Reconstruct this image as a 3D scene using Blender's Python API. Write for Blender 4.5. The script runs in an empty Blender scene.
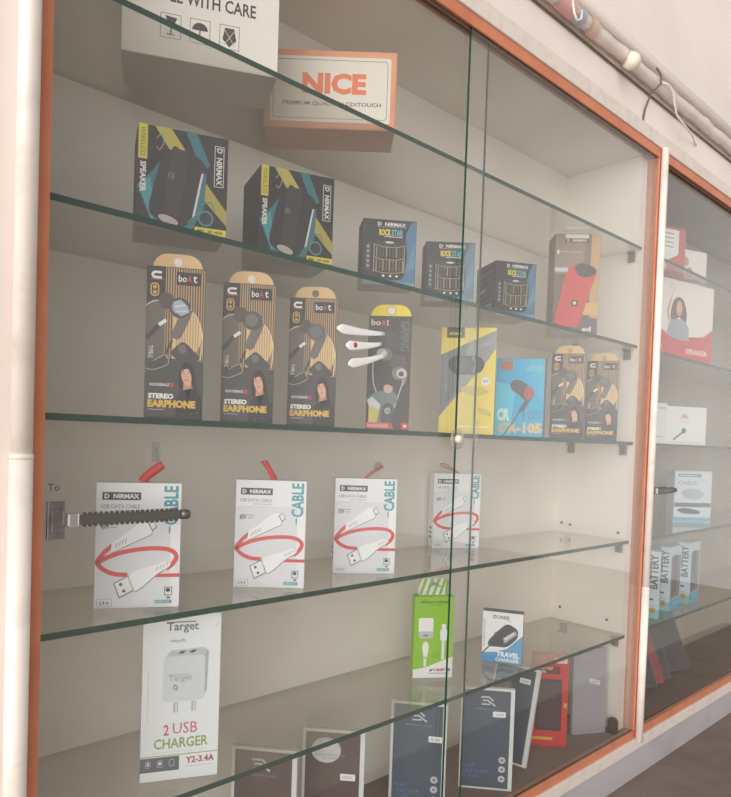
import bpy, bmesh, math, random
from mathutils import Vector, Matrix
random.seed(7)
S = bpy.context.scene
C = S.collection
R = math.radians

# ---------------------------------------------------------------- materials
def lin(c):
    c = c / 255.0
    return c / 12.92 if c <= .04045 else ((c + .055) / 1.055) ** 2.4
def rgb(c):
    return (lin(c[0]), lin(c[1]), lin(c[2]), 1)
MATS = {}
def mat(name, col, rough=.5, metal=0.0, noise=None, bump=None, coat=0.0, spec=.5):
    if name in MATS: return MATS[name]
    m = bpy.data.materials.new(name); m.use_nodes = True
    nt = m.node_tree; b = nt.nodes['Principled BSDF']
    b.inputs['Base Color'].default_value = rgb(col)
    b.inputs['Roughness'].default_value = rough
    b.inputs['Metallic'].default_value = metal
    b.inputs['Coat Weight'].default_value = coat
    b.inputs['Specular IOR Level'].default_value = spec
    if noise or bump:
        tc = nt.nodes.new('ShaderNodeTexCoord')
    if noise:
        col2, scale, lo, hi = noise
        n = nt.nodes.new('ShaderNodeTexNoise'); n.inputs['Scale'].default_value = scale
        n.inputs['Detail'].default_value = 6
        nt.links.new(tc.outputs['Object'], n.inputs['Vector'])
        mr = nt.nodes.new('ShaderNodeMapRange'); mr.inputs['From Min'].default_value = lo; mr.inputs['From Max'].default_value = hi
        nt.links.new(n.outputs['Fac'], mr.inputs['Value'])
        mx = nt.nodes.new('ShaderNodeMix'); mx.data_type = 'RGBA'
        mx.inputs[6].default_value = rgb(col); mx.inputs[7].default_value = rgb(col2)
        nt.links.new(mr.outputs['Result'], mx.inputs[0]); nt.links.new(mx.outputs[2], b.inputs['Base Color'])
    if bump:
        scale, strength = bump
        n2 = nt.nodes.new('ShaderNodeTexNoise'); n2.inputs['Scale'].default_value = scale; n2.inputs['Detail'].default_value = 5
        nt.links.new(tc.outputs['Object'], n2.inputs['Vector'])
        bp = nt.nodes.new('ShaderNodeBump'); bp.inputs['Strength'].default_value = strength; bp.inputs['Distance'].default_value = .002
        nt.links.new(n2.outputs['Fac'], bp.inputs['Height']); nt.links.new(bp.outputs['Normal'], b.inputs['Normal'])
    MATS[name] = m
    return m

def glass_mat(name, tint, dust, dustcol, rough=.02, f0=.04, clouds=None):
    """clear sheet glass: transparent + Schlick mirror + a film of dust"""
    m = bpy.data.materials.new(name); m.use_nodes = True
    nt = m.node_tree; N = nt.nodes; L = nt.links
    for n in list(N): N.remove(n)
    out = N.new('ShaderNodeOutputMaterial')
    tr = N.new('ShaderNodeBsdfTransparent'); tr.inputs['Color'].default_value = tuple(tint) + (1,)
    df = N.new('ShaderNodeBsdfDiffuse'); df.inputs['Color'].default_value = rgb(dustcol)
    gl = N.new('ShaderNodeBsdfGlossy'); gl.inputs['Roughness'].default_value = rough
    gl.inputs['Color'].default_value = (1, 1, 1, 1)
    mx1 = N.new('ShaderNodeMixShader'); mx1.inputs[0].default_value = dust
    if clouds:
        tc = N.new('ShaderNodeTexCoord'); nz = N.new('ShaderNodeTexNoise')
        nz.inputs['Scale'].default_value = clouds[0]; nz.inputs['Detail'].default_value = 5
        L.new(tc.outputs['Object'], nz.inputs['Vector'])
        mr = N.new('ShaderNodeMapRange'); mr.inputs['From Min'].default_value = .35; mr.inputs['From Max'].default_value = .75
        mr.inputs['To Min'].default_value = dust; mr.inputs['To Max'].default_value = clouds[1]
        L.new(nz.outputs['Fac'], mr.inputs['Value']); L.new(mr.outputs['Result'], mx1.inputs[0])
    L.new(tr.outputs[0], mx1.inputs[1]); L.new(df.outputs[0], mx1.inputs[2])
    lw = N.new('ShaderNodeLayerWeight'); lw.inputs['Blend'].default_value = .5
    pw = N.new('ShaderNodeMath'); pw.operation = 'POWER'; pw.inputs[1].default_value = 5
    ml = N.new('ShaderNodeMath'); ml.operation = 'MULTIPLY_ADD'; ml.inputs[1].default_value = 1 - f0; ml.inputs[2].default_value = f0
    L.new(lw.outputs['Facing'], pw.inputs[0]); L.new(pw.outputs[0], ml.inputs[0])
    mx2 = N.new('ShaderNodeMixShader')
    L.new(ml.outputs[0], mx2.inputs[0]); L.new(mx1.outputs[0], mx2.inputs[1]); L.new(gl.outputs[0], mx2.inputs[2])
    L.new(mx2.outputs[0], out.inputs['Surface'])
    MATS[name] = m
    return m

M_door = glass_mat('door_glass', (.99, .994, .99), .012, (225, 216, 204), clouds=(3.0, .035))
M_shelf = glass_mat('shelf_glass', (.935, .937, .918), .07, (192, 178, 160), rough=.06, clouds=(9.0, .13))
M_clear = glass_mat('clear_plastic', (.95, .95, .95), .05, (220, 220, 220), rough=.12)
M_sleeve = glass_mat('sleeve_plastic', (.97, .97, .97), .015, (225, 225, 225), rough=.05, f0=.03)
M_clean = glass_mat('clean_door_glass', (.985, .992, .985), .006, (225, 214, 200), f0=.03)
M_edge = mat('glass_edge_green', (36, 66, 56), .22, spec=.3)
M_carc = mat('cabinet_laminate', (236, 229, 220), .55, noise=((228, 219, 208), 5, .4, .7))
M_orange = mat('orange_laminate', (212, 134, 99), .5, noise=((202, 122, 88), 14, .42, .66))
M_alu = mat('door_track_brown', (150, 112, 92), .5)
M_inner = mat('frame_inner_brown', (176, 126, 106), .5)
M_wall = mat('wall_paint', (240, 226, 219), .8, noise=((228, 214, 206), 3, .45, .75), bump=(60, .15))
M_plaster = mat('plaster_strip', (226, 213, 203), .85, noise=((205, 191, 181), 34, .5, .85), bump=(90, .4))
M_apron = mat('grey_apron_paint', (186, 182, 183), .7, noise=((174, 170, 172), 6, .45, .7))
M_pvc = mat('white_pvc', (248, 235, 226), .32, noise=((222, 208, 192), 22, .5, .8))
M_stone = mat('brown_stone', (134, 118, 109), .75, noise=((118, 103, 95), 11, .4, .75), bump=(60, .2))
M_floor = mat('floor_cement', (206, 198, 186), .8, noise=((190, 182, 170), 4, .4, .7))
M_chrome = mat('chrome', (158, 154, 150), .3, 1.0, noise=((140, 136, 134), 60, .4, .6))
M_steel = mat('ratchet_steel', (112, 107, 103), .32, .6)
M_dark = mat('black_rubber', (58, 44, 38), .7)
M_brk = mat('grey_bracket', (128, 122, 112), .45, .3)
M_red = mat('red_ribbon', (214, 62, 62), .5)
M_wire = mat('dark_wire', (105, 88, 80), .6)
M_wwire = mat('white_wire', (236, 228, 220), .5)
M_film = glass_mat('crumpled_film', (.95, .93, .92), .78, (240, 227, 220), rough=.25)

def pm(c, rough=.42, metal=0.0):
    return mat('print_%02x%02x%02x%s' % (c[0], c[1], c[2], '' if rough == .42 else '_%d' % int(rough * 100)), c, rough, metal)

# ---------------------------------------------------------------- mesh builder
class MB:
    def __init__(s):
        s.bm = bmesh.new(); s.mats = []
    def mi(s, m):
        if m not in s.mats: s.mats.append(m)
        return s.mats.index(m)
    def _set(s, faces, m):
        i = s.mi(m)
        for f in faces: f.material_index = i
    def box(s, a, b, m, bev=0.0):
        t = bmesh.new()
        bmesh.ops.create_cube(t, size=1)
        for v in t.verts:
            v.co = Vector(((a[k] + b[k]) / 2 + v.co[k] * (b[k] - a[k]) for k in range(3)))
        if bev:
            bmesh.ops.bevel(t, geom=list(t.edges), offset=bev, segments=2, affect='EDGES', profile=.6)
        s.merge(t, m)
    def merge(s, t, m, mtx=None):
        vm = {}
        for v in t.verts: vm[v] = s.bm.verts.new(mtx @ v.co if mtx else v.co)
        fs = []
        for f in t.faces:
            try: fs.append(s.bm.faces.new([vm[v] for v in f.verts]))
            except ValueError: pass
        s._set(fs, m); t.free()
        return fs
    def tube(s, pts, r, m, seg=12, cap=True, flat=1.0):
        pts = [Vector(p) for p in pts]
        rr = r if isinstance(r, (list, tuple)) else [r] * len(pts)
        rings = []; up = None
        for i, p in enumerate(pts):
            d = (pts[min(i + 1, len(pts) - 1)] - pts[max(i - 1, 0)]).normalized()
            if up is None:
                up = Vector((0, 0, 1)) if abs(d.z) < .9 else Vector((0, 1, 0))
            x = d.cross(up).normalized(); y = x.cross(d).normalized(); up = y
            rings.append([s.bm.verts.new(p + x * math.cos(2 * math.pi * k / seg) * rr[i] + y * math.sin(2 * math.pi * k / seg) * rr[i] * flat) for k in range(seg)])
        fs = []
        for a, b in zip(rings, rings[1:]):
            for k in range(seg):
                fs.append(s.bm.faces.new((a[k], a[(k + 1) % seg], b[(k + 1) % seg], b[k])))
        if cap:
            fs.append(s.bm.faces.new(rings[0][::-1])); fs.append(s.bm.faces.new(rings[-1]))
        for f in fs: f.smooth = True
        s._set(fs, m)
    def ngon(s, pts, m):
        f = s.bm.faces.new([s.bm.verts.new(p) for p in pts]); s._set([f], m); return f
    def prism(s, pts, n, m):
        """closed outline pts (3D) extruded by vector n"""
        a = [s.bm.verts.new(p) for p in pts]; b = [s.bm.verts.new(Vector(p) + Vector(n)) for p in pts]
        fs = [s.bm.faces.new(a), s.bm.faces.new(b[::-1])]
        for i in range(len(a)):
            j = (i + 1) % len(a); fs.append(s.bm.faces.new((a[i], b[i], b[j], a[j])))
        s._set(fs, m)
    def build(s, name, parent=None, loc=(0, 0, 0), rot=(0, 0, 0), smooth=False, fixn=False):
        if fixn: bmesh.ops.recalc_face_normals(s.bm, faces=list(s.bm.faces))
        me = bpy.data.meshes.new(name); s.bm.to_mesh(me); s.bm.free()
        for m in s.mats: me.materials.append(m)
        o = bpy.data.objects.new(name, me); C.objects.link(o)
        o.location = loc; o.rotation_euler = rot
        if parent: o.parent = parent
        return o

# ---------------------------------------------------------------- text
TXT = {}
def text_mesh(s, bold=0.0):
    k = (s, bold)
    if k in TXT: return TXT[k]
    cu = bpy.data.curves.new('t', 'FONT'); cu.body = s; cu.size = 1; cu.offset = bold; cu.resolution_u = 2
    o = bpy.data.objects.new('t', cu); C.objects.link(o)
    dg = bpy.context.evaluated_depsgraph_get()
    me = o.evaluated_get(dg).to_mesh()
    vs = [v.co.xy.copy() for v in me.vertices]; fs = [tuple(p.vertices) for p in me.polygons]
    x0 = min(v.x for v in vs); x1 = max(v.x for v in vs); y0 = min(v.y for v in vs); y1 = max(v.y for v in vs)
    vs = [((v.x - x0) / (x1 - x0), (v.y - y0) / (y1 - y0)) for v in vs]
    bpy.data.objects.remove(o); bpy.data.curves.remove(cu)
    TXT[k] = (vs, fs)
    return TXT[k]

class Card:
    """prints on a flat face. u to the right, v downwards, both 0..1"""
    EPS = .00013
    def __init__(s, mb, w, h, M=None):
        s.mb, s.w, s.h = mb, w, h; s.M = M or Matrix.Identity(4); s.k = 0
    def P(s, u, v, lay): return s.M @ Vector((u * s.w, -lay * s.EPS, (1 - v) * s.h))
    def lay(s, lay):
        if lay is not None: s.k = lay; return lay
        s.k += 1; return s.k
    def poly(s, pts, c, lay=None, mt=None):
        lay = s.lay(lay)
        t = bmesh.new(); f = t.faces.new([t.verts.new(s.P(u, v, lay)) for u, v in pts])
        bmesh.ops.triangulate(t, faces=[f])
        s.mb.merge(t, mt or pm(c))
    def rect(s, u0, v0, u1, v1, c, lay=None, mt=None): s.poly([(u0, v0), (u0, v1), (u1, v1), (u1, v0)], c, lay, mt)
    def ell(s, u, v, ru, rv, c, lay=None, ang=0, n=24, a0=0, a1=360, mt=None):
        pts = []
        full = abs(a1 - a0) >= 360
        for i in range(n if full else n + 1):
            t = R(a0 + (a1 - a0) * i / n); x = math.cos(t) * ru * s.w; y = math.sin(t) * rv * s.h
            ca, sa = math.cos(R(ang)), math.sin(R(ang))
            pts.append((u + (x * ca - y * sa) / s.w, v + (x * sa + y * ca) / s.h))
        s.poly(pts, c, lay, mt)
    def rrect(s, u0, v0, u1, v1, r, c, lay=None):
        rx, ry = r / s.w, r / s.h; pts = []
        for cx, cy, a in ((u1 - rx, v1 - ry, 0), (u0 + rx, v1 - ry, 90), (u0 + rx, v0 + ry, 180), (u1 - rx, v0 + ry, 270)):
            for i in range(6):
                t = R(a + i * 18); pts.append((cx + rx * math.cos(t), cy + ry * math.sin(t)))
        s.poly(pts, c, lay)
    def line(s, pts, wd, c, lay=None, closed=False):
        """stroke, wd in metres"""
        lay = s.lay(lay)
        q = [Vector((u * s.w, (1 - v) * s.h)) for u, v in pts]
        n = len(q); L_, R_ = [], []
        for i in range(n):
            a = q[(i - 1) % n] if (closed or i > 0) else q[i]; b = q[(i + 1) % n] if (closed or i < n - 1) else q[i]
            d = (b - a).normalized() if (b - a).length > 1e-9 else Vector((1, 0)); p = Vector((-d.y, d.x)) * wd / 2
            L_.append(q[i] + p); R_.append(q[i] - p)
        t = bmesh.new()
        V = lambda x: t.verts.new(s.M @ Vector((x.x, -lay * s.EPS, x.y)))
        l = [V(x) for x in L_]; r = [V(x) for x in R_]
        for i in range(n if closed else n - 1):
            j = (i + 1) % n
            t.faces.new((l[i], r[i], r[j], l[j]))
        s.mb.merge(t, pm(c))
    def curve(s, pts, wd, c, lay=None, closed=False, k=8):
        out = []; n = len(pts)
        rng = n if closed else n - 1
        g = lambda i: Vector(pts[i % n]) if closed else Vector(pts[max(0, min(n - 1, i))])
        for i in range(rng):
            p0, p1, p2, p3 = g(i - 1), g(i), g(i + 1), g(i + 2)
            for j in range(k):
                t = j / k
                out.append(.5 * ((2 * p1) + (p2 - p0) * t + (2 * p0 - 5 * p1 + 4 * p2 - p3) * t * t + (3 * p1 - p0 - 3 * p2 + p3) * t ** 3))
        if not closed: out.append(Vector(pts[-1]))
        s.line([(p.x, p.y) for p in out], wd, c, lay, closed)
    def blob(s, pts, c, lay=None, k=5, mt=None):
        out = []; n = len(pts); g = lambda i: Vector(pts[i % n])
        for i in range(n):
            p0, p1, p2, p3 = g(i - 1), g(i), g(i + 1), g(i + 2)
            for j in range(k):
                t = j / k
                q = .5 * ((2 * p1) + (p2 - p0) * t + (2 * p0 - 5 * p1 + 4 * p2 - p3) * t * t + (3 * p1 - p0 - 3 * p2 + p3) * t ** 3)
                out.append((min(.997, max(.003, q.x)), min(.997, max(.003, q.y))))
        s.poly(out, c, lay, mt)
    def frame(s, u0, v0, u1, v1, wd, c, lay=None, r=0):
        if r:
            rx, ry = r / s.w, r / s.h; pts = []
            for cx, cy, a in ((u1 - rx, v1 - ry, 0), (u0 + rx, v1 - ry, 90), (u0 + rx, v0 + ry, 180), (u1 - rx, v0 + ry, 270)):
                for i in range(6):
                    t = R(a + i * 18); pts.append((cx + rx * math.cos(t), cy + ry * math.sin(t)))
            s.line(pts, wd, c, lay, True); return
        lay = s.lay(lay); a = wd / s.w; b = wd / s.h
        for q in ((u0, v0, u1, v0 + b), (u0, v1 - b, u1, v1), (u0, v0 + b, u0 + a, v1 - b), (u1 - a, v0 + b, u1, v1 - b)): s.rect(*q, c, lay)
    def text(s, st, u0, v0, u1, v1, c, lay=None, rot=0, bold=.02, shear=0):
        """fills the box u0..u1, v0..v1; rot 0, 90 (reads upwards) or -90 (reads downwards)"""
        lay = s.lay(lay); vs, fs = text_mesh(st, bold)
        t = bmesh.new(); V = []
        for x, y in vs:
            x += shear * y
            if rot == 0: u = u0 + x * (u1 - u0); v = v1 - y * (v1 - v0)
            elif rot == 90: u = u1 - y * (u1 - u0); v = v1 - x * (v1 - v0); u = u0 + (1 - y) * (u1 - u0)
            else: u = u0 + y * (u1 - u0); v = v0 + x * (v1 - v0)
            V.append(t.verts.new(s.P(u, v, lay)))
        for f in fs:
            try: t.faces.new([V[i] for i in f])
            except ValueError: pass
        s.mb.merge(t, pm(c))

# ---------------------------------------------------------------- things
def thing(name, label, cat, loc=(0, 0, 0), rot=(0, 0, 0), group=None):
    o = bpy.data.objects.new(name, None); C.objects.link(o); o.empty_display_size = .02
    o.location = loc; o.rotation_euler = rot; o['label'] = label; o['category'] = cat
    if group: o['group'] = group
    return o
def tag(o, label, cat, group=None):
    o['label'] = label; o['category'] = cat
    if group: o['group'] = group
    return o
def struct(o, label=None):
    o['kind'] = 'structure'
    if label: o['label'] = label
    return o
def place(o, x, y, z, rot, lean=0, d=0):
    """front bottom left corner at x,y,z; a pack that leans stands on its lower edge"""
    l = R(lean); o.rotation_euler = (-l, 0, R(rot))
    o.location = (x, y, z + .0002 + max(0, d * math.sin(l), -.003 * math.sin(l)))
def dup(root, label, loc=None, rot=None):
    r = root.copy(); C.objects.link(r); r['label'] = label
    for ch in list(root.children):
        c = ch.copy(); C.objects.link(c); c.parent = r
        for g in list(ch.children):
            q = g.copy(); C.objects.link(q); q.parent = c
    return r
SH = [.7437, .4978, .2540, .0040, -.2381]     # tops of the glass shelves
FLR = -.490

# ================================================================ the setting
def slab(name, a, b, m, bev=0, label=None):
    mb = MB(); mb.box(a, b, m, bev); return struct(mb.build(name), label)
XL, XR = -1.2, 3.4
slab('wall_back', (XL, 0, 1.026), (XR, .30, 1.9), M_wall, label='pinkish white painted wall above the showcases')
slab('wall_left', (XL, 0, -.61), (-.0168, .30, 1.026), M_wall, label='cream wall left of the showcase')
slab('wall_right', (2.985, 0, -.61), (XR, .30, 1.026), M_wall)
slab('trim_1', (-.0166, -.004, .9925), (2.985, .30, 1.0258), M_plaster, .002, label='rough whitish plaster strip above the orange rail')
slab('trim_2', (-.0166, -.005, -.536), (2.985, .30, -.5065), M_plaster, .002, label='chipped white plaster strip below the orange rail')
slab('baseboard_front', (XL, 0, -.612), (XR, .30, -.5362), M_apron, label='lavender grey painted apron under the showcases')
slab('floor', (-6, -7, -1.36), (8, .3, -1.30), M_floor)
mb = MB(); mb.box((XL, -.42, -.66), (XR, .30, -.6122), M_stone, .004)
tag(mb.build('counter_ledge'), 'brown stone ledge running below the lavender grey apron', 'ledge')
mb = MB(); mb.box((XL, -.38, -1.2998), (XR, .30, -.6602), M_apron)
struct(mb.build('wall_front'), 'low wall carrying the stone ledge')

# ================================================================ showcases
D = .2352; ZT = .9923; ZB = -.5064
def make_cabinet(x0, x1, label, seams, supports, stops, screws, M_carc=M_carc, M_door=M_door):
    """x0,x1: outer faces of the orange frame"""
    t = thing('display_cabinet', label, 'cabinet', ((x0 + x1) / 2, 0, ZB))
    off = Vector((-(x0 + x1) / 2, 0, -ZB))
    def part(name, f, parent=None, m=None):
        b = MB(); f(b); o = b.build(name, parent or t, fixn=True)
        if parent is None: o.location = off
        return o
    li = x0 + .015; ri = x1 - .0155; rw = x1 - .0455
    part('back_panel', lambda b: b.box((x0 + .001, D, ZB + .001), (x1 - .001, D + .016, ZT - .001), M_carc))
    part('left_panel', lambda b: b.box((x0 + .001, .0302, ZB + .001), (li - .001, D - .0002, ZT - .001), M_carc))
    part('right_panel', lambda b: b.box((rw, .0302, ZB + .001), (x1 - .001, D - .0002, ZT - .001), M_carc))
    part('top_panel', lambda b: b.box((li - .0008, .0302, .9749), (rw - .0002, D - .0002, ZT - .001), M_carc))
    part('bottom_panel', lambda b: b.box((li - .0008, .0302, ZB + .001), (rw - .0002, D - .0002, FLR), M_stone))
    part('front_sill', lambda b: b.box((li, .0195, ZB + .002), (ri, .0300, FLR), M_stone))
    part('frame_rail', lambda b: (b.box((x0, 0, .9708), (x1, .0036, ZT), M_orange, .0006), b.box((x0, .0036, .9745), (x1, .030, ZT), M_inner)))
    part('frame_rail', lambda b: (b.box((x0, 0, ZB), (x1, .0036, -.4865), M_orange, .0006), b.box((x0, .0036, ZB), (x1, .019, -.4868), M_inner)))
    part('frame_stile', lambda b: (b.box((x0, 0, -.4863), (li, .0036, .9706), M_orange, .0006), b.box((x0, .0036, -.4863), (li, .030, .9743), M_inner)))
    part('frame_stile', lambda b: (b.box((ri, 0, -.4863), (x1, .0036, .9706), M_orange, .0006), b.box((ri, .0036, -.4863), (x1, .030, .9743), M_inner)))
    def track(b):
        for y in (.0098, .0184): b.box((li, y, .9690), (ri, y + .0014, .9744), M_alu)
        b.box((li, .0038, .9734), (ri, .0198, .9744), M_alu)
    part('door_track', track)
    for z in SH:
        def shelf(b, z=z):
            a = (li + .003, .021, z - .008); c = (rw - .0015, D - .001, z)
            v = [b.bm.verts.new((x, y, q)) for q in (a[2], c[2]) for y in (a[1], c[1]) for x in (a[0], c[0])]
            F = lambda *i: b.bm.faces.new([v[k] for k in i])
            b._set([F(0, 2, 3, 1), F(4, 5, 7, 6), F(2, 6, 7, 3), F(1, 3, 7, 5)], M_shelf)
            b._set([F(0, 1, 5, 4), F(0, 4, 6, 2)], M_edge)
        part('shelf', shelf)
        for y in (.045, .19):
            if supports:
                def sup(b, y=y, z=z):
                    b.box((rw - .016, y - .008, z - .0125), (rw - .0001, y + .008, z - .0085), M_brk, .0006)
                    b.box((rw - .006, y - .009, z - .034), (rw - .0001, y + .009, z - .0125), M_brk, .001)
                    b.tube([(rw - .006, y, z - .024), (rw - .0075, y, z - .024)], .004, M_steel)
                part('shelf_support', sup)
    # glass doors: the left one runs in the rear track, the right one in front
    for (a, b_, y) in ((li + .0005, seams[1], .0118), (seams[0], ri - .0005, .0040)):
        def door(m, a=a, b_=b_, y=y):
            z0, z1 = -.4862, .9730; yy = y + .0045
            v = [m.bm.verts.new((x, Y, z)) for z in (z0, z1) for Y in (y, yy) for x in (a, b_)]
            F = lambda *i: m.bm.faces.new([v[k] for k in i])
            m._set([F(0, 1, 5, 4), F(2, 6, 7, 3)] + ([F(1, 3, 7, 5)] if b_ > ri - .01 else []), M_door)
            m._set([F(0, 2, 3, 1), F(4, 5, 7, 6), F(0, 4, 6, 2)] + ([] if b_ > ri - .01 else [F(1, 3, 7, 5)]), M_edge)
        dr = part('glass_door', door)
        if y < .01 and supports:
            def pull(m):
                m.tube([(a, .0039, .249), (a, .0005, .249)], [.0165, .0165], M_clear, 20)
                m.tube([(a, .0004, .249), (a, -.0045, .249)], [.0125, .010], M_pvc, 20)
            part('finger_pull', lambda m: (m.tube([(a + .0005, .0039, .243), (a + .0005, .0012, .243)], [.0185, .0185], M_clear, 20), m.tube([(a + .0005, .0011, .243), (a + .0005, -.006, .243)], [.0085, .0065], mat('cream_grip', (232, 222, 200), .4), 20)), dr)
        if y > .01 and supports:
            part('finger_pull', lambda m: m.box((b_ - .006, .0082, .236), (b_ + .0075, .0117, .278), M_clear, .001), dr)
            # flat white streaks on the outside of the pane
            for (p, q, rr) in (((.421, .404), (.523, .408), 1.3), ((.440, .380), (.517, .391), 1.3), ((.446, .352), (.526, .374), 1.3)):
                def streak(m, p=p, q=q, rr=rr):
                    n = 10; pts = []; rad = []
                    for i in range(n + 1):
                        s_ = i / n; pts.append((p[0] + (q[0] - p[0]) * s_, .0112, p[1] + (q[1] - p[1]) * s_ - .002 * math.sin(math.pi * s_)))
                        rad.append(rr * (.0065 * math.sqrt(max(.03, 1 - (1 - min(1, s_ * 6)) ** 2)) * (1 - .72 * s_)) + .0004)
                    m.tube(pts, rad, mat('streak_white', (236, 234, 232), .5), 10, flat=1.0)
                    for v in m.bm.verts: v.co.y = .0116 - max(0, .0116 - v.co.y) * .12 if v.co.y < .0116 else .0117
                    if p[1] == .380:
                        m.tube([(.459, .0115, .3825), (.459, .0104, .3825)], .0042, pm((214, 70, 96)), 10)
                part('white_streak', streak, dr)
            def ink(m):
                cd = Card(m, .012, .008, Matrix.Translation((.0065, .01165, .167)))
                cd.text('To', 0, 0, 1, 1, (70, 62, 56), 1, bold=0)
            part('ink_mark', ink, dr)
    for (sx, sy) in stops:
        part('corner_stop', lambda b: b.tube([(sx, sy, FLR), (sx, sy, FLR + .030), (sx, sy, FLR + .036)], [.0135, .013, .009], M_dark, 14))
    for (yy, zz) in screws:
        part('screw', lambda b: b.tube([(rw, yy, zz), (rw - .0015, yy, zz)], .0038, mat('screw_dark', (120, 108, 96), .5, .4), 10))
    return t

make_cabinet(-.0165, 1.475, 'wide cream showcase with orange frame filling most of the picture', (.705, .768), True,
             [(1.4135, .0345)], [(.21, .028), (.185, .025), (.05, .02), (.205, -.205), (.07, -.21)])
make_cabinet(1.4762, 2.98, 'second orange framed showcase cut off at the right edge', (2.22, 2.28), False,
             [(1.53, .047)], [], mat('shaded_laminate', (176, 166, 154), .55, noise=((164, 154, 142), 5, .4, .7)), M_clean)  # laminate colour darkened to stand for the shaded inside

# white half-round covers over the joints
def cover(name, label, x, r, y, z0, z1, zj, grp):
    t = thing(name, label, 'pipe', (x, y, z0), group=grp)
    def half(z_a, z_b, rr):
        m = MB(); m.tube([(0, 0, z_a - z0), (0, 0, z_b - z0)], rr, M_pvc, 28)
        return m
    half(z0, zj, r).build('pipe_length', t); half(zj + .0002, z1, r * .93).build('pipe_length', t)
    m = MB(); m.tube([(0, 0, zj - z0 - .003), (0, 0, zj - z0 + .003)], r * 1.03, M_pvc, 28); m.build('joint_rim', t)
    return t
cover('vertical_pipe', 'white plastic pipe standing left of the wide showcase', -.0285, .0118, -.012, -.506, 1.30, .206, 'white pipes over the showcase joints')
cover('vertical_pipe', 'white plastic pipe between the two showcases, joint below its middle', 1.4675, .0093, -.0098, -.513, .9918, -.118, 'white pipes over the showcase joints')

# ================================================================ pipe, film and wires on the wall
m = MB(); m.tube([(.2, -.0135, 1.150), (1.1, -.0135, 1.156), (3.0, -.0135, 1.170)], .0132, mat('pale_pipe', (238, 224, 216), .4), 20)
tag(m.build('ceiling_pipe'), 'long white pipe running along the wall above the showcases', 'pipe')
m = MB()
pts = []; rad = []
for i in range(140):
    x = .30 + i * .016
    pts.append((x, -.0175 + .0005 * math.sin(i * 1.3), 1.116 + .0012 * math.sin(i * .47) + random.uniform(-.0005, .0005) + .0035 * (x - .9)))
    rad.append(.0138 + .0007 * math.sin(i * .9) + random.uniform(-.0006, .0006))
m.tube(pts, rad, M_film, 14)
for v in m.bm.verts: v.co += Vector((random.uniform(-.002, .002), random.uniform(-.0006, .0006), random.uniform(-.0009, .0009)))
fr = thing('plastic_roll', 'crumpled clear plastic film rolled up under the long white pipe', 'plastic film', (.3, -.017, 1.09))
o = m.build('film', fr); o.location = (-.3, .017, -1.09)
m = MB(); m.tube([(1.205, -.032, 1.100), (1.218, -.040, 1.095), (1.228, -.044, 1.092)], [.017, .0185, .012], mat('cream_cap', (234, 224, 206), .5), 18)
o = m.build('end_cap', fr, (-.3, .017, -1.09)); o['label'] = 'cream round end cap'
for (n, x, c, w_) in (('red', .925, (220, 168, 164), .06), ('blue', .998, (168, 176, 192), .022), ('tan', 1.045, (214, 184, 168), .03)):
    m = MB(); pts = []
    for i in range(7):
        a = i / 6 * 2.2 - .4
        pts.append((.0182 * math.sin(a), -.0182 * math.cos(a)))
    for (p, q) in zip(pts, pts[1:]):
        f = m.bm.faces.new([m.bm.verts.new(v) for v in ((x, -.017 + p[1], 1.116 - p[0]), (x + w_, -.017 + p[1], 1.116 - p[0]), (x + w_ + .01, -.017 + q[1], 1.116 - q[0]), (x + .01, -.017 + q[1], 1.116 - q[0]))])
        f.smooth = True; m._set([f], pm(c, .6))
    o = m.build('wrapper_scrap', fr, (-.3, .017, -1.09)); o['label'] = '%s printed scrap caught in the film' % n
m = MB(); m.tube([(.3, -.004, 1.0925), (1.0, -.004, 1.0935), (1.62, -.004, 1.095), (2.4, -.004, 1.098)], .0022, M_wire, 8)
tag(m.build('wall_cable'), 'thin dark cable stapled along the wall under the film roll', 'cable')
m = MB(); m.tube([(1.372, -.020, 1.152), (1.372, -.034, 1.126), (1.366, -.036, 1.104), (1.362, -.014, 1.085), (1.358, -.004, 1.05), (1.354, -.0028, 1.024)], .0022, M_wire, 8)
tag(m.build('hanging_wire'), 'short dark wire hanging from the film roll down the wall', 'wire')
m = MB(); m.tube([(1.385, -.0338, 1.114), (1.41, -.036, 1.118), (1.435, -.036, 1.108), (1.45, -.034, 1.09), (1.475, -.030, 1.07), (1.53, -.03, 1.060), (1.60, -.02, 1.062), (1.65, -.006, 1.066), (1.67, -.0024, 1.066)], .0024, M_wwire, 8)
tag(m.build('white_wire'), 'loose white wire looping below the film roll near the right edge', 'wire')
m = MB(); m.tube([(.965, -.034, 1.122), (.972, -.036, 1.094), (.982, -.036, 1.085), (.998, -.036, 1.094), (1.004, -.034, 1.115)], .0024, M_wwire, 8)
o = m.build('film_clip', fr, (-.3, .017, -1.09)); o['label'] = 'white wire clip'

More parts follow.
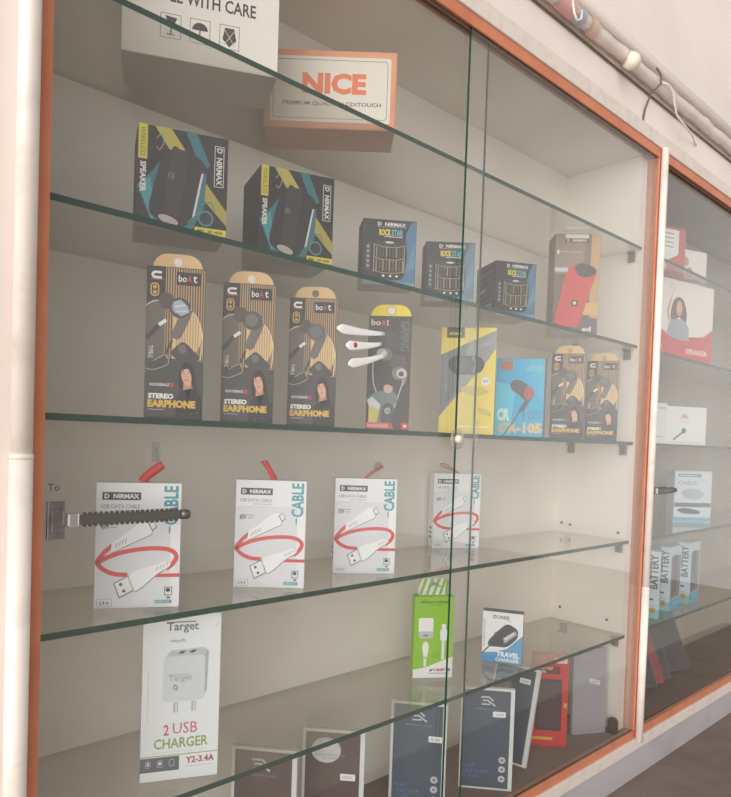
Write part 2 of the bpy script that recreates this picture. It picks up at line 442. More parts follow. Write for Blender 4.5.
# ================================================================ locks
def make_lock(label, x, z, l, hang):
    t = thing('showcase_lock', label, 'lock', (x, .0116, z), group='ratchet locks on the glass doors')
    m = MB(); m.box((0, -.0045, -.021), (.020, -.0002, .021), M_chrome, .0012)
    m.box((.004, -.0062, -.014), (.017, -.0045, .012), M_chrome, .0008)
    m.build('lock_plate', t)
    m = MB(); m.box((.0202, -.0115, -.008), (.033, -.0035, .008), mat('highlit_chrome', (222, 218, 214), .2, 1.0), .002); m.build('clamp', t)  # the clamp's bright highlight is put into a lighter chrome colour
    m = MB(); n = 19
    m.box((.0332, -.0105, -.0052), (l - .012, -.0045, .0052), M_steel, .0008)
    m.tube([(l - .0118, -.0075, 0), (l - .002, -.0075, 0), (l, -.0075, 0)], [.0062, .0062, .005], M_steel, 14)
    m.build('ratchet_bar', t)
    m = MB()
    for i in range(n):
        xx = .040 + i * (l - .058) / (n - 1)
        for s_ in (1, -1):
            m.prism([(xx - .002, -.0095, s_ * .0053), (xx + .0022, -.0095, s_ * .0053), (xx + .0012, -.0095, s_ * .0082), (xx - .0012, -.0095, s_ * .0082)], (0, .004, 0), M_steel)
    m.build('ratchet_teeth', t, fixn=True)
    return t
make_lock('chrome ratchet lock on the left edge of the wide showcase', .0050, .134, .172, 0)
make_lock('steel ratchet lock on the second showcase at the right edge', 1.505, .128, .150, 0)

# ================================================================ printed packs
def box_body(w, h, d, m, bev=.0007, side=None):
    mb = MB()
    mb.box((0, 0, 0), (w, d, h), m, bev)
    return mb

# ---- carton on the top shelf
w, h, d = .2106, .1986, .095
mb = box_body(w, h, d, mat('white_carton', (238, 230, 224), .6), .001)
c = Card(mb, w, h); K = (62, 56, 54)
c.text('HANDLE WITH CARE', .05, .53, .845, .62, K, 1, bold=.02)
for i, u in enumerate((.235, .42, .61)):
    c.frame(u, .70, u + .13, .865, .0007, K, 1)
u = .235
c.poly([(u + .03, .715), (u + .105, .725), (u + .085, .775), (u + .05, .775)], K, 1); c.rect(u + .062, .775, u + .072, .835, K, 1); c.rect(u + .04, .835, u + .09, .843, K, 1)
u = .42
c.ell(u + .065, .775, .05, .052, K, 1, a0=180, a1=360); c.rect(u + .061, .775, u + .068, .845, K, 1); c.rect(u + .061, .838, u + .085, .845, K, 1)
u = .61
c.poly([(u + .035, .72), (u + .095, .72), (u + .095, .80), (u + .11, .80), (u + .065, .85), (u + .02, .80), (u + .035, .80)], K, 1)
c.line([(u + .03, .73), (u + .10, .84)], .001, (200, 195, 190), 2); c.line([(u + .10, .73), (u + .03, .84)], .001, (200, 195, 190), 2)
c.rect(0, .0, 1, .004, (200, 190, 180), 1)
o = mb.build('shipping_carton'); place(o, .1226, .1234, SH[0], -25.2)
tag(o, 'white carton with black handling symbols on the top glass shelf', 'box')

# ---- orange and white screen box
w, h, d = .2166, .1276, .084
t = thing('screen_box', 'orange edged white box with big orange lettering on the top shelf', 'box')
place(t, .3823, .1689, SH[0], -40.8)
mb = box_body(w, h, d, mat('orange_carton', (232, 160, 122), .55, noise=((214, 138, 104), 12, .42, .68)), .003); mb.build('carton', t)
mb = MB(); c = Card(mb, w, h)
W_ = (232, 222, 210)
c.rrect(.045, .085, .955, .915, .004, W_, 1); c.frame(.07, .13, .93, .87, .0008, (90, 84, 80), 2, r=.005)
c.text('NICE', .285, .29, .77, .56, (232, 120, 76), 2, bold=.05)
c.text('PREMIUM QUALITY LCD/TOUCH', .14, .655, .885, .715, (96, 88, 84), 2, bold=.02)
mb.build('front_label', t)

# ---- wireless speaker boxes
def speaker_box(label, x, y, rot, d, first=[None]):
    w, h = .1153, .1308
    t = thing('speaker_box', label, 'box', group='square speaker boxes on the second shelf')
    place(t, x, y, SH[1], rot)
    DK = (50, 46, 48)
    mb = box_body(w, h, d, pm(DK)); c = Card(mb, w, h)
    TL_, YL = (58, 112, 122), (178, 164, 84)
    c.poly([(.18, 0), (.36, 0), (.56, .24), (.40, .28)], YL, 1)
    c.poly([(.52, 0), (.64, 0), (.80, .30), (.70, .36)], TL_, 1)
    c.poly([(.74, .46), (1, .74), (1, .88), (.70, .62)], (168, 154, 76), 1)
    c.poly([(0, .60), (.16, .44), (.30, .26), (.62, .22), (.76, .40), (.74, .70), (.62, .95), (.18, .97)], TL_, 2)
    c.poly([(.02, .60), (.14, .50), (.20, .80), (.18, .95)], (84, 146, 154), 3)
    c.blob([(.27, .27), (.36, .205), (.48, .19), (.66, .24), (.735, .30), (.74, .38), (.62, .80), (.58, .90), (.42, .965), (.18, .88), (.135, .80), (.16, .66)], (54, 50, 53), 4)
    c.blob([(.36, .22), (.48, .20), (.56, .23), (.44, .90), (.38, .93), (.30, .88)], (66, 61, 64), 5)
    c.line([(.715, .39), (.69, .50), (.62, .84)], .0028, (206, 204, 202), 5)
    c.ell(.345, .895, .135, .052, (30, 28, 30), 6, ang=16); c.ell(.345, .895, .115, .040, (176, 164, 160), 7, ang=16)
    c.ell(.365, .46, .038, .036, (110, 106, 106), 6); c.text('D', .35, .44, .38, .485, (40, 38, 40), 7)
    c.ell(.76, .83, .09, .08, (86, 128, 134), 5); c.ell(.76, .83, .07, .062, (58, 62, 64), 6); c.line([(.70, .70), (.82, .66), (.86, .74)], .0016, (86, 128, 134), 6)
    c.line([(.56, .90), (.66, .80), (.74, .72)], .0015, (86, 128, 134), 6)
    c.rect(.008, 0, .105, .335, (206, 190, 82), 3); c.text('WIRELESS', .03, .03, .085, .31, (120, 108, 50), 4, rot=-90, bold=.0)
    c.text('SPEAKER', .03, .36, .095, .66, (214, 212, 208), 4, rot=-90, bold=.04)
    c.frame(.845, .09, .955, .50, .0009, (206, 204, 202), 3); c.text('D  NIRMAX', .87, .11, .935, .48, (214, 212, 208), 3, rot=-90, bold=.03)
    c.rect(.64, .925, .995, .99, (214, 200, 70), 8); c.text('MP. SP-400', .67, .942, .96, .975, (80, 74, 40), 9, bold=.02)
    c.curve([(.20, .12), (.26, .06), (.28, .14), (.24, .22), (.20, .20)], .0012, (150, 146, 140), 3)
    mb.build('carton', t)
    # side print
    return t
speaker_box('black teal speaker box standing far left on the second shelf', .1236, .0650, -20.7, .075)
speaker_box('black teal speaker box turned to show its left side, right of another', .3068, .0584, -17.7, .094)

# ---- small drum speaker boxes
def drum_box(label, x, y, rot, d):
    w, h = .0918, .1112
    t = thing('speaker_carton', label, 'box', group='small drum speaker boxes on the second shelf')
    place(t, x, y, SH[1], rot)
    mb = box_body(w, h, d, pm((60, 56, 62))); c = Card(mb, w, h)
    BL, LB = (84, 122, 152), (120, 164, 186)
    c.poly([(.99, .01), (.90, .03), (.80, .22), (.84, .60), (.62, .86), (0.01, .91), (.01, .99), (.99, .99)], BL, 1)
    c.poly([(.99, .25), (.86, .62), (.66, .88), (.99, .70)], (100, 140, 168), 2)
    c.poly([(.01, .90), (.30, .93), (.38, .99), (.01, .99)], LB, 3)
    c.rect(.62, .935, .985, .985, LB, 3); c.text('NMX 100', .66, .945, .94, .972, (60, 70, 90), 4, bold=0)
    c.text('D  NIRMAX', .27, .045, .80, .10, (226, 224, 222), 3, bold=.03); c.line([(.27, .115), (.80, .115)], .0005, (200, 198, 196), 3)
    c.text('ROCK', .30, .145, .525, .245, (224, 204, 60), 3, bold=.05); c.text('STAR', .535, .145, .75, .245, (110, 190, 200), 3, bold=.03)
    c.rect(.40, .252, .74, .264, (214, 214, 210), 3)
    GD = (168, 158, 132)
    c.blob([(.21, .36), (.50, .315), (.79, .36), (.79, .84), (.50, .905), (.21, .84)], (58, 52, 48), 4, k=4)
    for i in range(9):
        u = .25 + i * .062
        c.rect(u, .42, u + .026, .575, (92, 84, 72) if i % 3 else (146, 138, 118), 5); c.rect(u, .61, u + .026, .775, (104, 94, 78) if i % 2 else (150, 140, 118), 5)
    for v in (.40, .59, .79):
        c.curve([(.215, v - .015), (.35, v + .012), (.5, v + .018), (.65, v + .012), (.785, v - .015)], .0012, GD, 6)
    c.line([(.215, .37), (.215, .80)], .0014, GD, 6); c.line([(.785, .37), (.785, .80)], .0014, GD, 6)
    c.ell(.50, .365, .27, .045, (74, 66, 60), 6); c.ell(.50, .345, .085, .016, (206, 204, 200), 7)
    for u in (.40, .53, .65): c.ell(u, .85, .025, .018, (226, 222, 214), 6)
    c.rrect(.06, .36, .15, .77, .002, (88, 84, 88), 2)
    for i in range(5): c.ell(.105, .42 + i * .073, .022, .02, (170, 168, 168), 3)
    if d > .07:                                              # printed left side panel
        M = Matrix.Translation((0, d, 0)) @ Matrix.Rotation(R(-90), 4, 'Z')
        s = Card(mb, d, h, M)
        for i in range(6): s.line([(.12, .20 + i * .13), (.88, .16 + i * .13)], .0016, (116, 112, 114), 1)
        s.rect(.1, .45, .5, .52, (140, 136, 138), 2); s.rect(.3, .75, .85, .80, (140, 136, 138), 2)
    mb.build('carton', t)
    return t
drum_box('small blue black speaker box standing clear to the left of the glass door edge', .5263, .0752, -34.3, .05)
drum_box('small blue black speaker box straight behind the green glass door edge', .6942, .0835, -40.1, .05)
drum_box('small blue black speaker box showing its printed side, right of the door edge', .8846, .0643, -26.7, .085)

# ---- big box with the red speaker
w, h, d = .1030, .2335, .06
t = thing('speaker_pack', 'tall brown box picturing a red speaker, right end of the second shelf', 'box')
place(t, 1.1560, .0974, SH[1], -44.5)
mb = box_body(w, h, d, pm((124, 108, 96))); c = Card(mb, w, h)
c.rect(.005, .005, .66, .40, (150, 124, 108), 1); c.rect(.80, .0, .995, 1, (196, 156, 104), 1); c.rect(.005, .40, .80, .99, (112, 100, 92), 1)
c.poly([(.01, .78), (.6, .80), (.99, .84), (.99, .99), (.01, .99)], (104, 94, 92), 2)
c.rect(.45, .68, .99, .80, (214, 174, 110), 2)
c.rect(.22, .005, .74, .045, (226, 220, 214), 2); c.rect(.22, .045, .74, .085, (72, 64, 62), 2); c.text('D  NIRMAX', .26, .052, .70, .078, (228, 222, 216), 3, bold=.03)
c.rect(.05, .16, .09, .20, (236, 230, 222), 2); c.rect(.10, .175, .60, .182, (196, 180, 166), 2)
c.rect(.01, .335, .30, .375, (196, 202, 200), 2)
c.blob([(.40, .32), (.62, .30), (.90, .34), (.93, .40), (.78, .60), (.62, .86), (.50, .92), (.12, .90), (.04, .84), (.12, .70), (.22, .45)], (206, 66, 58), 3)
c.blob([(.46, .32), (.62, .29), (.84, .32), (.93, .36), (.88, .405), (.70, .43), (.52, .40)], (70, 62, 66), 4)
c.rrect(.40, .655, .55, .715, .003, (60, 52, 52), 5); c.ell(.475, .685, .04, .018, (226, 214, 208), 6)
c.text('ed', .66, .915, .86, .965, (232, 226, 220), 4, bold=.03); c.rect(.46, .955, .62, .965, (200, 190, 180), 4)
mb.build('carton', t)

# ---- tan earphone packs
def tan_pack(label, x, y, rot, tx, plain=False, hole=(232, 226, 220)):
    w, h, d = .0740, .1970, .020
    t = thing('earphone_box', label, 'box', group='tan and black earphone boxes on the middle shelf')
    place(t, x, y, SH[2], rot)
    mb = box_body(w, h, d, pm((38, 32, 30))); c = Card(mb, w, h)
    TAN, DT = (196, 158, 110), (74, 60, 50)
    c.rect(.32, .005, .99, .60, (188, 152, 112), 1)
    for i in range(15): c.rect(.335 + i * .044, .005, .335 + i * .044 + .021, .60, DT, 2)
    c.ell(.46, .44, .50, .19, (224, 188, 138), 3, n=36, a0=-90, a1=90)
    for i in range(9): c.rect(.52 + i * .046, .27 + .005 * abs(i - 1) ** 1.3, .52 + i * .046 + .012, .60 - .004 * i, (160, 126, 88), 4)
    c.poly([(.01, .25), (.12, .22), (.32, .22), (.32, .60), (.01, .60)], (104, 94, 86), 3)
    c.curve([(0.005, .262), (.10, .235), (.24, .222)], .0011, (222, 214, 204), 5)
    c.curve([(.74, .27), (.88, .33), (.96, .42), (.965, .52), (.94, .60)], .0011, (226, 216, 200), 5)
    c.rect(.005, .60, .995, .985, (68, 63, 62), 4)
    c.line([(.88, .607), (.99, .607)], .001, (200, 160, 110), 5)
    # magnet, ring, brand plate
    c.curve([(.25, .042), (.13, .042), (.095, .058), (.13, .074), (.25, .074)], .0032, (232, 228, 224), 5)
    c.rect(.07, .082, .28, .090, (196, 70, 66), 5)
    c.frame(.075, .115, .20, .195, .0018, (206, 164, 84), 5, r=.004); c.ell(.137, .138, .032, .013, (206, 164, 84), 5); c.ell(.137, .172, .032, .013, (206, 164, 84), 5)
    c.rect(.50, .03, .925, .115, (40, 34, 34), 5)
    c.text('bo', .535, .048, .675, .094, (236, 232, 228), 6, bold=.01); c.text('A', .685, .05, .765, .094, (206, 60, 56), 6, bold=.02); c.text('t', .785, .048, .855, .094, (236, 232, 228), 6, bold=.01)
    # earbud, stem, cable
    c.line([(.45, .48), (.36, .56), (.24, .66)], .0028, (64, 54, 48), 6)
    c.poly([(.62, .27), (.79, .28), (.74, .34), (.60, .46), (.54, .475), (.42, .46), (.47, .40)], (112, 102, 98), 7)
    c.ell(.34, .225, .135, .055, (84, 66, 58), 7, ang=12)
    c.ell(.57, .265, .185, .068, (78, 70, 72) if not plain else (94, 88, 88), 8, ang=15); c.ell(.55, .262, .12, .045, (142, 146, 158) if tx else (110, 104, 104), 9, ang=15)
    if tx:
        c.poly([(.45, .23), (.58, .21), (.70, .25), (.74, .29), (.60, .32), (.48, .29)], (168, 178, 194), 10)
        c.line([(.48, .26), (.66, .245)], .0016, (220, 226, 232), 11); c.line([(.52, .29), (.70, .285)], .0016, (206, 214, 224), 11)
    c.line([(.02, .475), (.22, .385)], .0058, (58, 50, 46), 7); c.line([(.22, .385), (.34, .35)], .0046, (232, 230, 228), 8)
    c.blob([(.44, .56), (.55, .51), (.66, .49), (.84, .55), (.92, .59), (.80, .625), (.64, .60), (.52, .60)], (66, 62, 64), 7); c.ell(.63, .535, .07, .03, (108, 104, 106), 8, ang=-20)
    c.curve([(.02, .67), (.12, .68), (.28, .66), (.40, .63), (.34, .58), (.14, .62)], .001, (176, 170, 164), 7)
    c.text('TYPE-C', .055, .52, .13, .605, (226, 222, 218), 7, rot=-90, bold=.01)
    # portrait of a person in black
    c.blob([(.575, .72), (.61, .655), (.69, .618), (.79, .635), (.85, .69), (.885, .78), (.92, .84), (.86, .87), (.78, .80), (.66, .82), (.60, .80)], (34, 24, 21), 7)
    c.poly([(.665, .745), (.785, .735), (.80, .80), (.86, .825), (.755, .90), (.66, .82)], (192, 146, 120), 8)
    c.poly([(.54, .985), (.545, .87), (.60, .83), (.67, .805), (.755, .885), (.82, .79), (.90, .815), (.985, .865), (.985, .985)], (30, 27, 29), 9)
    c.line([(.67, .805), (.755, .885), (.82, .79)], .0009, (66, 60, 62), 10)
    c.ell(.712, .714, .084, .062, (222, 170, 142), 10, ang=-14); c.poly([(.632, .70), (.645, .66), (.72, .640), (.79, .665), (.80, .69), (.74, .660), (.67, .668)], (40, 28, 24), 11)
    c.line([(.655, .700), (.69, .696)], .0009, (60, 44, 40), 11); c.line([(.73, .69), (.765, .685)], .0009, (60, 44, 40), 11); c.line([(.688, .742), (.745, .736)], .0012, (176, 78, 74), 11); c.line([(.705, .70), (.698, .722), (.715, .724)], .0006, (170, 124, 100), 11)
    for q in ((.62, .90), (.70, .93), (.88, .86), (.92, .95), (.80, .96), (.66, .97), (.84, .90)): c.ell(*q, .012, .005, (150, 120, 104), 9)
    c.text('ROCKERAZ', .09, .765, .43, .785, (224, 222, 220), 7, bold=.03); c.rect(.44, .76, .50, .79, (200, 52, 50), 7)
    c.text('STEREO', .065, .832, .50, .868, (236, 234, 230), 10, bold=.06); c.text('EARPHONE', .06, .874, .88, .925, (222, 180, 76), 11, bold=.06)
    c.rect(.07, .937, .34, .941, (190, 188, 186), 7)
    mb.build('carton', t)
    # hang tab with a punched hole
    mb = MB(); pts = [(.09 * w, 0), (.95 * w, 0)]
    for i in range(9):
        a = R(i * 11.25); pts.append((.95 * w - .020 + .020 * math.cos(a), .0 + .0195 * math.sin(a)))
    for i in range(9):
        a = R(90 + i * 11.25); pts.append((.09 * w + .020 + .020 * math.cos(a), .0195 * math.sin(a)))
    mb.prism([(p[0], d * .5, h + p[1]) for p in pts], (0, .0006, 0), mat('tan_board', (228, 190, 138), .5))
    cc = Card(mb, w, h, Matrix.Translation((0, d * .5, 0)))
    cc.ell(.52, -.045, .075, .028, hole, 1)
    mb.build('hang_tab', t, fixn=True)
    return t
tan_pack('tan black earphone box with a bluish sheen, far left on the middle shelf', .1384, .0603, -28.8, True)
tan_pack('tan black earphone box second from left on the middle shelf', .2555, .0666, -34.4, False)
tan_pack('tan black earphone box left of the yellow topped box, grey tab hole', .3770, .0725, -40.1, False, True, (120, 104, 84))
tan_pack('tan black earphone box right of the bright blue box', 1.1477, .0880, -57.3, False, False, (190, 150, 100))
tan_pack('tan black earphone box at the right end of the middle shelf', 1.3111, .0890, -60.1, False, True, (190, 150, 100))

# ---- yellow topped earphone box
w, h, d = .0740, .1961, .020
t = thing('earphone_box', 'dark earphone box with a yellow hang tab and a man pictured', 'box')
place(t, .5534, .0820, SH[2], -45.9)
mb = box_body(w, h, d, pm((62, 58, 56))); c = Card(mb, w, h)
c.text('bo', .06, .03, .28, .085, (226, 196, 170), 2, bold=.02); c.text('A', .30, .035, .39, .085, (214, 84, 60), 2, bold=.03); c.text('t', .41, .03, .47, .085, (226, 196, 170), 2, bold=.02)
c.text('GAMING', .76, .05, .95, .30, (124, 118, 108), 2, rot=-90, bold=.0); c.frame(.74, .04, .97, .31, .0005, (110, 104, 96), 1)
c.blob([(.40, .16), (.60, .14), (.70, .20), (.62, .28), (.42, .26)], (78, 70, 68), 2)
c.blob([(.50, .36), (.80, .34), (.92, .42), (.80, .50), (.58, .47)], (88, 78, 76), 2)
c.ell(.40, .335, .17, .058, (112, 106, 102), 3); c.ell(.33, .33, .13, .045, (176, 170, 164), 4); c.ell(.37, .33, .06, .022, (214, 208, 202), 5)
c.ell(.74, .50, .17, .058, (128, 118, 112), 3); c.ell(.80, .50, .12, .043, (196, 190, 184), 4); c.ell(.79, .505, .06, .022, (66, 58, 56), 5)
c.curve([(.17, .34), (.13, .44), (.15, .58), (.24, .68)], .0018, (196, 190, 184), 3)
c.curve([(.86, .52), (.80, .62), (.72, .72), (.66, .80)], .0018, (196, 190, 184), 3); c.curve([(.92, .50), (.88, .57), (.80, .62)], .0018, (180, 172, 166), 3)
c.blob([(.10, .70), (.30, .66), (.50, .655), (.66, .67), (.72, .74), (.64, .80), (.62, .94), (.30, .94), (.24, .82), (.02, .76)], (112, 118, 126), 4)
c.poly([(.06, .77), (.32, .80), (.26, .94), (.06, .94)], (206, 190, 96), 5); c.poly([(.02, .74), (.14, .71), (.34, .78), (.30, .82), (.06, .79)], (206, 206, 204), 6)
c.blob([(.38, .80), (.52, .76), (.62, .80), (.64, .94), (.36, .94)], (70, 72, 80), 6); c.ell(.50, .83, .07, .028, (176, 178, 182), 7); c.text('24', .46, .815, .54, .845, (60, 60, 66), 8)
c.ell(.50, .635, .11, .042, (206, 168, 144), 6, ang=8); c.blob([(.38, .61), (.44, .57), (.54, .565), (.62, .60), (.60, .615), (.48, .60)], (64, 62, 66), 7)
c.poly([(.01, .935), (.58, .935), (.66, .99), (.01, .99)], (206, 86, 78), 8); c.text('BASSHEADS', .05, .948, .52, .978, (236, 206, 196), 9, bold=.02)
c.rect(.83, .935, .995, .99, (206, 60, 56), 8); c.ell(.91, .962, .035, .013, (240, 226, 220), 9)
mb.build('carton', t)
mb = MB(); pts = [(.04 * w, 0), (.985 * w, 0)]
for i in range(9):
    a = R(i * 11.25); pts.append((.985 * w - .022 + .022 * math.cos(a), .0215 * math.sin(a)))
for i in range(9):
    a = R(90 + i * 11.25); pts.append((.04 * w + .022 + .022 * math.cos(a), .0215 * math.sin(a)))
mb.prism([(p[0], d * .5, h + p[1]) for p in pts], (0, .0006, 0), mat('yellow_board', (246, 220, 66), .5))
cc = Card(mb, w, h, Matrix.Translation((0, d * .5, 0))); cc.ell(.52, -.055, .115, .040, (206, 170, 70), 1); cc.ell(.52, -.055, .095, .033, (236, 228, 212), 2)
mb.build('hang_tab', t, fixn=True)

# ---- yellow and grey box
w, h, d = .1065, .2087, .032
mb = box_body(w, h, d, pm((226, 202, 84))); c = Card(mb, w, h)
Y2 = (232, 208, 84)
c.rect(.005, .005, .995, .995, Y2, 1)
c.poly([(.005, .26), (.995, .025), (.995, .19), (.86, .30), (.005, .84)], (146, 144, 146), 2)
c.poly([(.005, .26), (.50, .14), (.30, .60), (.005, .84)], (116, 118, 124), 3)
for i in range(7): c.line([(.60 + i * .05, .22 - i * .015), (.995, .05 + i * .022)], .0007, (176, 174, 172), 3)
c.line([(.0, .262), (.999, .028)], .0008, (110, 100, 60), 4)
c.rect(.10, .0, .42, .098, (66, 60, 52), 4); c.text('KDM', .15, .045, .36, .072, (216, 192, 90), 5, bold=.05)
c.blob([(.14, .34), (.20, .28), (.36, .265), (.60, .265), (.72, .28), (.80, .34), (.74, .41), (.60, .44), (.50, .44), (.30, .44), (.18, .40)], (62, 62, 68), 4)
c.blob([(.30, .30), (.42, .29), (.50, .32), (.48, .40), (.36, .42), (.28, .36)], (84, 84, 90), 5); c.line([(.58, .275), (.64, .33), (.60, .43)], .0022, (168, 166, 166), 5)
c.ell(.83, .50, .078, .040, (232, 226, 220), 4); c.text('BT5', .785, .49, .875, .512, (120, 110, 130), 5)
c.rect(.10, .52, .115, .62, (150, 150, 154), 4); c.rect(.07, .55, .15, .556, (150, 150, 154), 4)
c.blob([(.36, .56), (.70, .55), (.90, .60), (.60, .64)], (208, 184, 80), 2); c.blob([(.72, .75), (.92, .78), (.94, .83), (.74, .80)], (206, 182, 90), 2)
c.text('NECKBAND', .42, .70, .72, .715, (196, 172, 78), 3, bold=0); c.rect(.36, .925, .92, .935, (250, 240, 190), 3)
o = mb.build('neckband_box'); place(o, .7739, .1061, SH[2], -49.8)
tag(o, 'yellow and grey box crossed by the green glass door edge', 'box')

# ---- bright blue box
w, h, d = .1047, .1684, .034
mb = box_body(w, h, d, pm((84, 80, 78))); c = Card(mb, w, h)
c.rect(.004, .004, .96, .996, (36, 168, 214), 1); c.poly([(.004, .30), (.40, .36), (.30, .996), (.004, .996)], (76, 200, 232), 2); c.poly([(.66, .004), (.96, .004), (.96, .60), (.74, .30)], (60, 178, 210), 2)
c.rect(.09, .03, .33, .145, (190, 106, 62), 3); c.text('ERD', .14, .06, .28, .11, (150, 120, 90), 4)
c.text('20/10', .60, .085, .92, .165, (140, 206, 214), 3, bold=.0)
c.blob([(.30, .32), (.38, .275), (.52, .29), (.66, .35), (.74, .40), (.76, .48), (.68, .545), (.60, .54), (.46, .46), (.32, .40)], (96, 66, 72), 4)
c.ell(.43, .345, .12, .062, (80, 72, 78), 5, ang=15); c.ell(.66, .44, .095, .085, (170, 78, 78), 5)
c.poly([(.60, .53), (.68, .56), (.56, .68), (.50, .69), (.46, .67)], (74, 78, 92), 5); c.line([(.49, .68), (.36, .82), (.18, .99)], .0026, (80, 90, 108), 5)
c.text('CR', .04, .64, .30, .80, (206, 238, 240), 3, bold=.06); c.text('105', .56, .66, .90, .78, (60, 140, 176), 3, bold=.02)
c.text('CR-105', .07, .82, .94, .955, (226, 186, 120), 4, bold=.05)
o = mb.build('earphone_carton'); place(o, .9655, .1112, SH[2], -56.7)
tag(o, 'bright blue earphone box right of the yellow box', 'box')

# ---- white cable boxes
def cable_box(label, x, y, rot, watt, ribbon, side=True):
    w, h, d = .1077, .1650, .034
    t = thing('cable_box', label, 'box', group='white cable boxes with red ribbons')
    place(t, x, y, SH[3], rot)
    WH = (240, 240, 243)
    mb = box_body(w, h, d, mat('white_cable_card', WH, .4)); c = Card(mb, w, h)
    c.rect(.0, .245, .88, .995, (228, 228, 233), 1); c.rect(.88, .33, .995, .60, (246, 246, 248), 1)
    c.rect(.07, .075, .52, .137, (60, 58, 62), 2); c.text('D  NIRMAX', .095, .088, .50, .125, (238, 238, 240), 3, bold=.04)
    c.text('USB DATA CABLE', .06, .172, .51, .203, (128, 128, 134), 2, bold=.0); c.text('FAST CHARGING', .24, .216, .51, .232, (150, 150, 156), 2, bold=0)
    c.line([(.06, .248), (.5, .248)], .0004, (190, 190, 196), 2)
    c.text(watt, .06, .318, .16, .372, (112, 110, 116), 2, bold=.03); c.rect(.175, .325, .27, .332, (150, 150, 156), 2); c.rect(.175, .35, .25, .357, (150, 150, 156), 2)
    TE = (84, 166, 178)
    c.text('CABLE', .79, .02, .965, .335, TE, 2, rot=90, bold=.03); c.rect(.855, .345, .875, .40, TE, 2)
    RD, OUT = (224, 84, 86), (150, 146, 150)
    c.curve([(.20, .50), (.10, .56), (.025, .635), (.14, .595), (.34, .55), (.60, .525), (.84, .53), (.95, .575), (.93, .635), (.84, .69)], .0058, RD, 3)
    c.curve([(.025, .635), (.09, .685), (.22, .725), (.38, .735)], .0058, RD, 3)
    c.line([(.70, .742), (.999, .742)], .0048, RD, 3)
    CON = [(.185, .545), (.20, .475), (.29, .435), (.52, .315), (.60, .30), (.66, .335), (.655, .40), (.60, .425), (.36, .50), (.22, .548)]
    c.blob([(u + .006, v + .006) for u, v in CON], OUT, 4, k=3); c.blob(CON, (247, 247, 249), 5, k=3)
    for i in range(4): c.line([(.235 + i * .036, .52 - i * .012), (.255 + i * .036, .478 - i * .012)], .001, (160, 158, 164), 6)
    c.poly([(.61, .325), (.68, .30), (.715, .355), (.66, .385)], (150, 148, 152), 6); c.poly([(.63, .325), (.68, .308), (.70, .352), (.66, .37)], (244, 244, 246), 7)
    CO2 = [(.40, .74), (.50, .695), (.66, .665), (.82, .628), (.885, .645), (.86, .675), (.72, .735), (.58, .82), (.46, .868), (.42, .80)]
    c.blob([(u + .006, v + .007) for u, v in CO2], OUT, 5, k=3); c.blob(CO2, (248, 248, 250), 6, k=3)
    for i in range(4): c.line([(.72 + i * .04, .705 - i * .014), (.735 + i * .04, .672 - i * .012)], .001, (168, 166, 172), 7)
    c.poly([(.215, .80), (.39, .735), (.465, .86), (.29, .925)], OUT, 6); c.poly([(.235, .803), (.385, .75), (.445, .855), (.295, .908)], (243, 243, 246), 7)
    c.ell(.305, .81, .02, .013, (96, 92, 98), 8); c.ell(.345, .862, .02, .013, (96, 92, 98), 8)
    c.frame(.82, .835, .915, .905, .0009, (70, 68, 72), 3); c.ell(.865, .86, .028, .016, (70, 68, 72), 4); c.rect(.85, .915, .895, .93, (110, 108, 114), 3)
    c.rect(.71, .94, .91, .968, TE, 3); c.text('SUPER FAST', .725, .946, .895, .962, WH, 4, bold=0)
    c.frame(.03, .925, .205, .985, .0005, (160, 158, 164), 3); c.text('2.4 A', .06, .943, .175, .97, (96, 94, 100), 3, bold=.02)
    if side:
        M = Matrix.Translation((w, 0, 0)) @ Matrix.Rotation(R(90), 4, 'Z'); s = Card(mb, d, h, M)
        for i in range(4): s.rect(.35, .42 + i * .09, .5, .47 + i * .09, (120, 118, 122), 1)
        M = Matrix.Translation((0, d, 0)) @ Matrix.Rotation(R(-90), 4, 'Z'); s = Card(mb, d, h, M)
        for i in range(3): s.rect(.3, .72 + i * .06, .75, .75 + i * .06, (110, 108, 112), 1)
    mb.build('carton', t)
    # ribbon loop standing up from the lid
    mb = MB(); pts, lw, fold = ribbon
    n = 16; q = []
    def cat(i, s_):
        g = lambda k: Vector(pts[max(0, min(len(pts) - 1, k))])
        p0, p1, p2, p3 = g(i - 1), g(i), g(i + 1), g(i + 2)
        return .5 * ((2 * p1) + (p2 - p0) * s_ + (2 * p0 - 5 * p1 + 4 * p2 - p3) * s_ * s_ + (3 * p1 - p0 - 3 * p2 + p3) * s_ ** 3)
    for i in range(len(pts) - 1):
        for j in range(8): q.append(cat(i, j / 8))
    q.append(Vector(pts[-1]))
    wv = Vector(lw)
    A = [mb.bm.verts.new(p - wv) for p in q]; B = [mb.bm.verts.new(p + wv) for p in q]
    fs = [mb.bm.faces.new((A[i], A[i + 1], B[i + 1], B[i])) for i in range(len(q) - 1)]
    for f in fs: f.smooth = True
    mb._set(fs, M_red)
    rb = mb.build('ribbon', t)
    so = rb.modifiers.new('thick', 'SOLIDIFY'); so.thickness = .0006; so.offset = 0
    return t
hh = .1650
cable_box('white cable box behind the chrome ratchet lock', .0940, .0982, -28.0, '40W',
          ([(.054, .017, hh), (.062, .016, hh + .010), (.078, .015, hh + .0225), (.082, .017, hh + .0245), (.079, .020, hh + .021), (.063, .019, hh + .008), (.058, .0175, hh)], (-.003, .001, .0042), 0))
cable_box('white cable box second from left, ribbon leaning left', .3131, .1097, -39.8, '40W',
          ([(.055, .017, hh), (.052, .016, hh + .009), (.042, .014, hh + .027), (.038, .0165, hh + .0285), (.042, .020, hh + .024), (.053, .019, hh + .008), (.057, .0175, hh)], (.0042, .001, .001), 0))
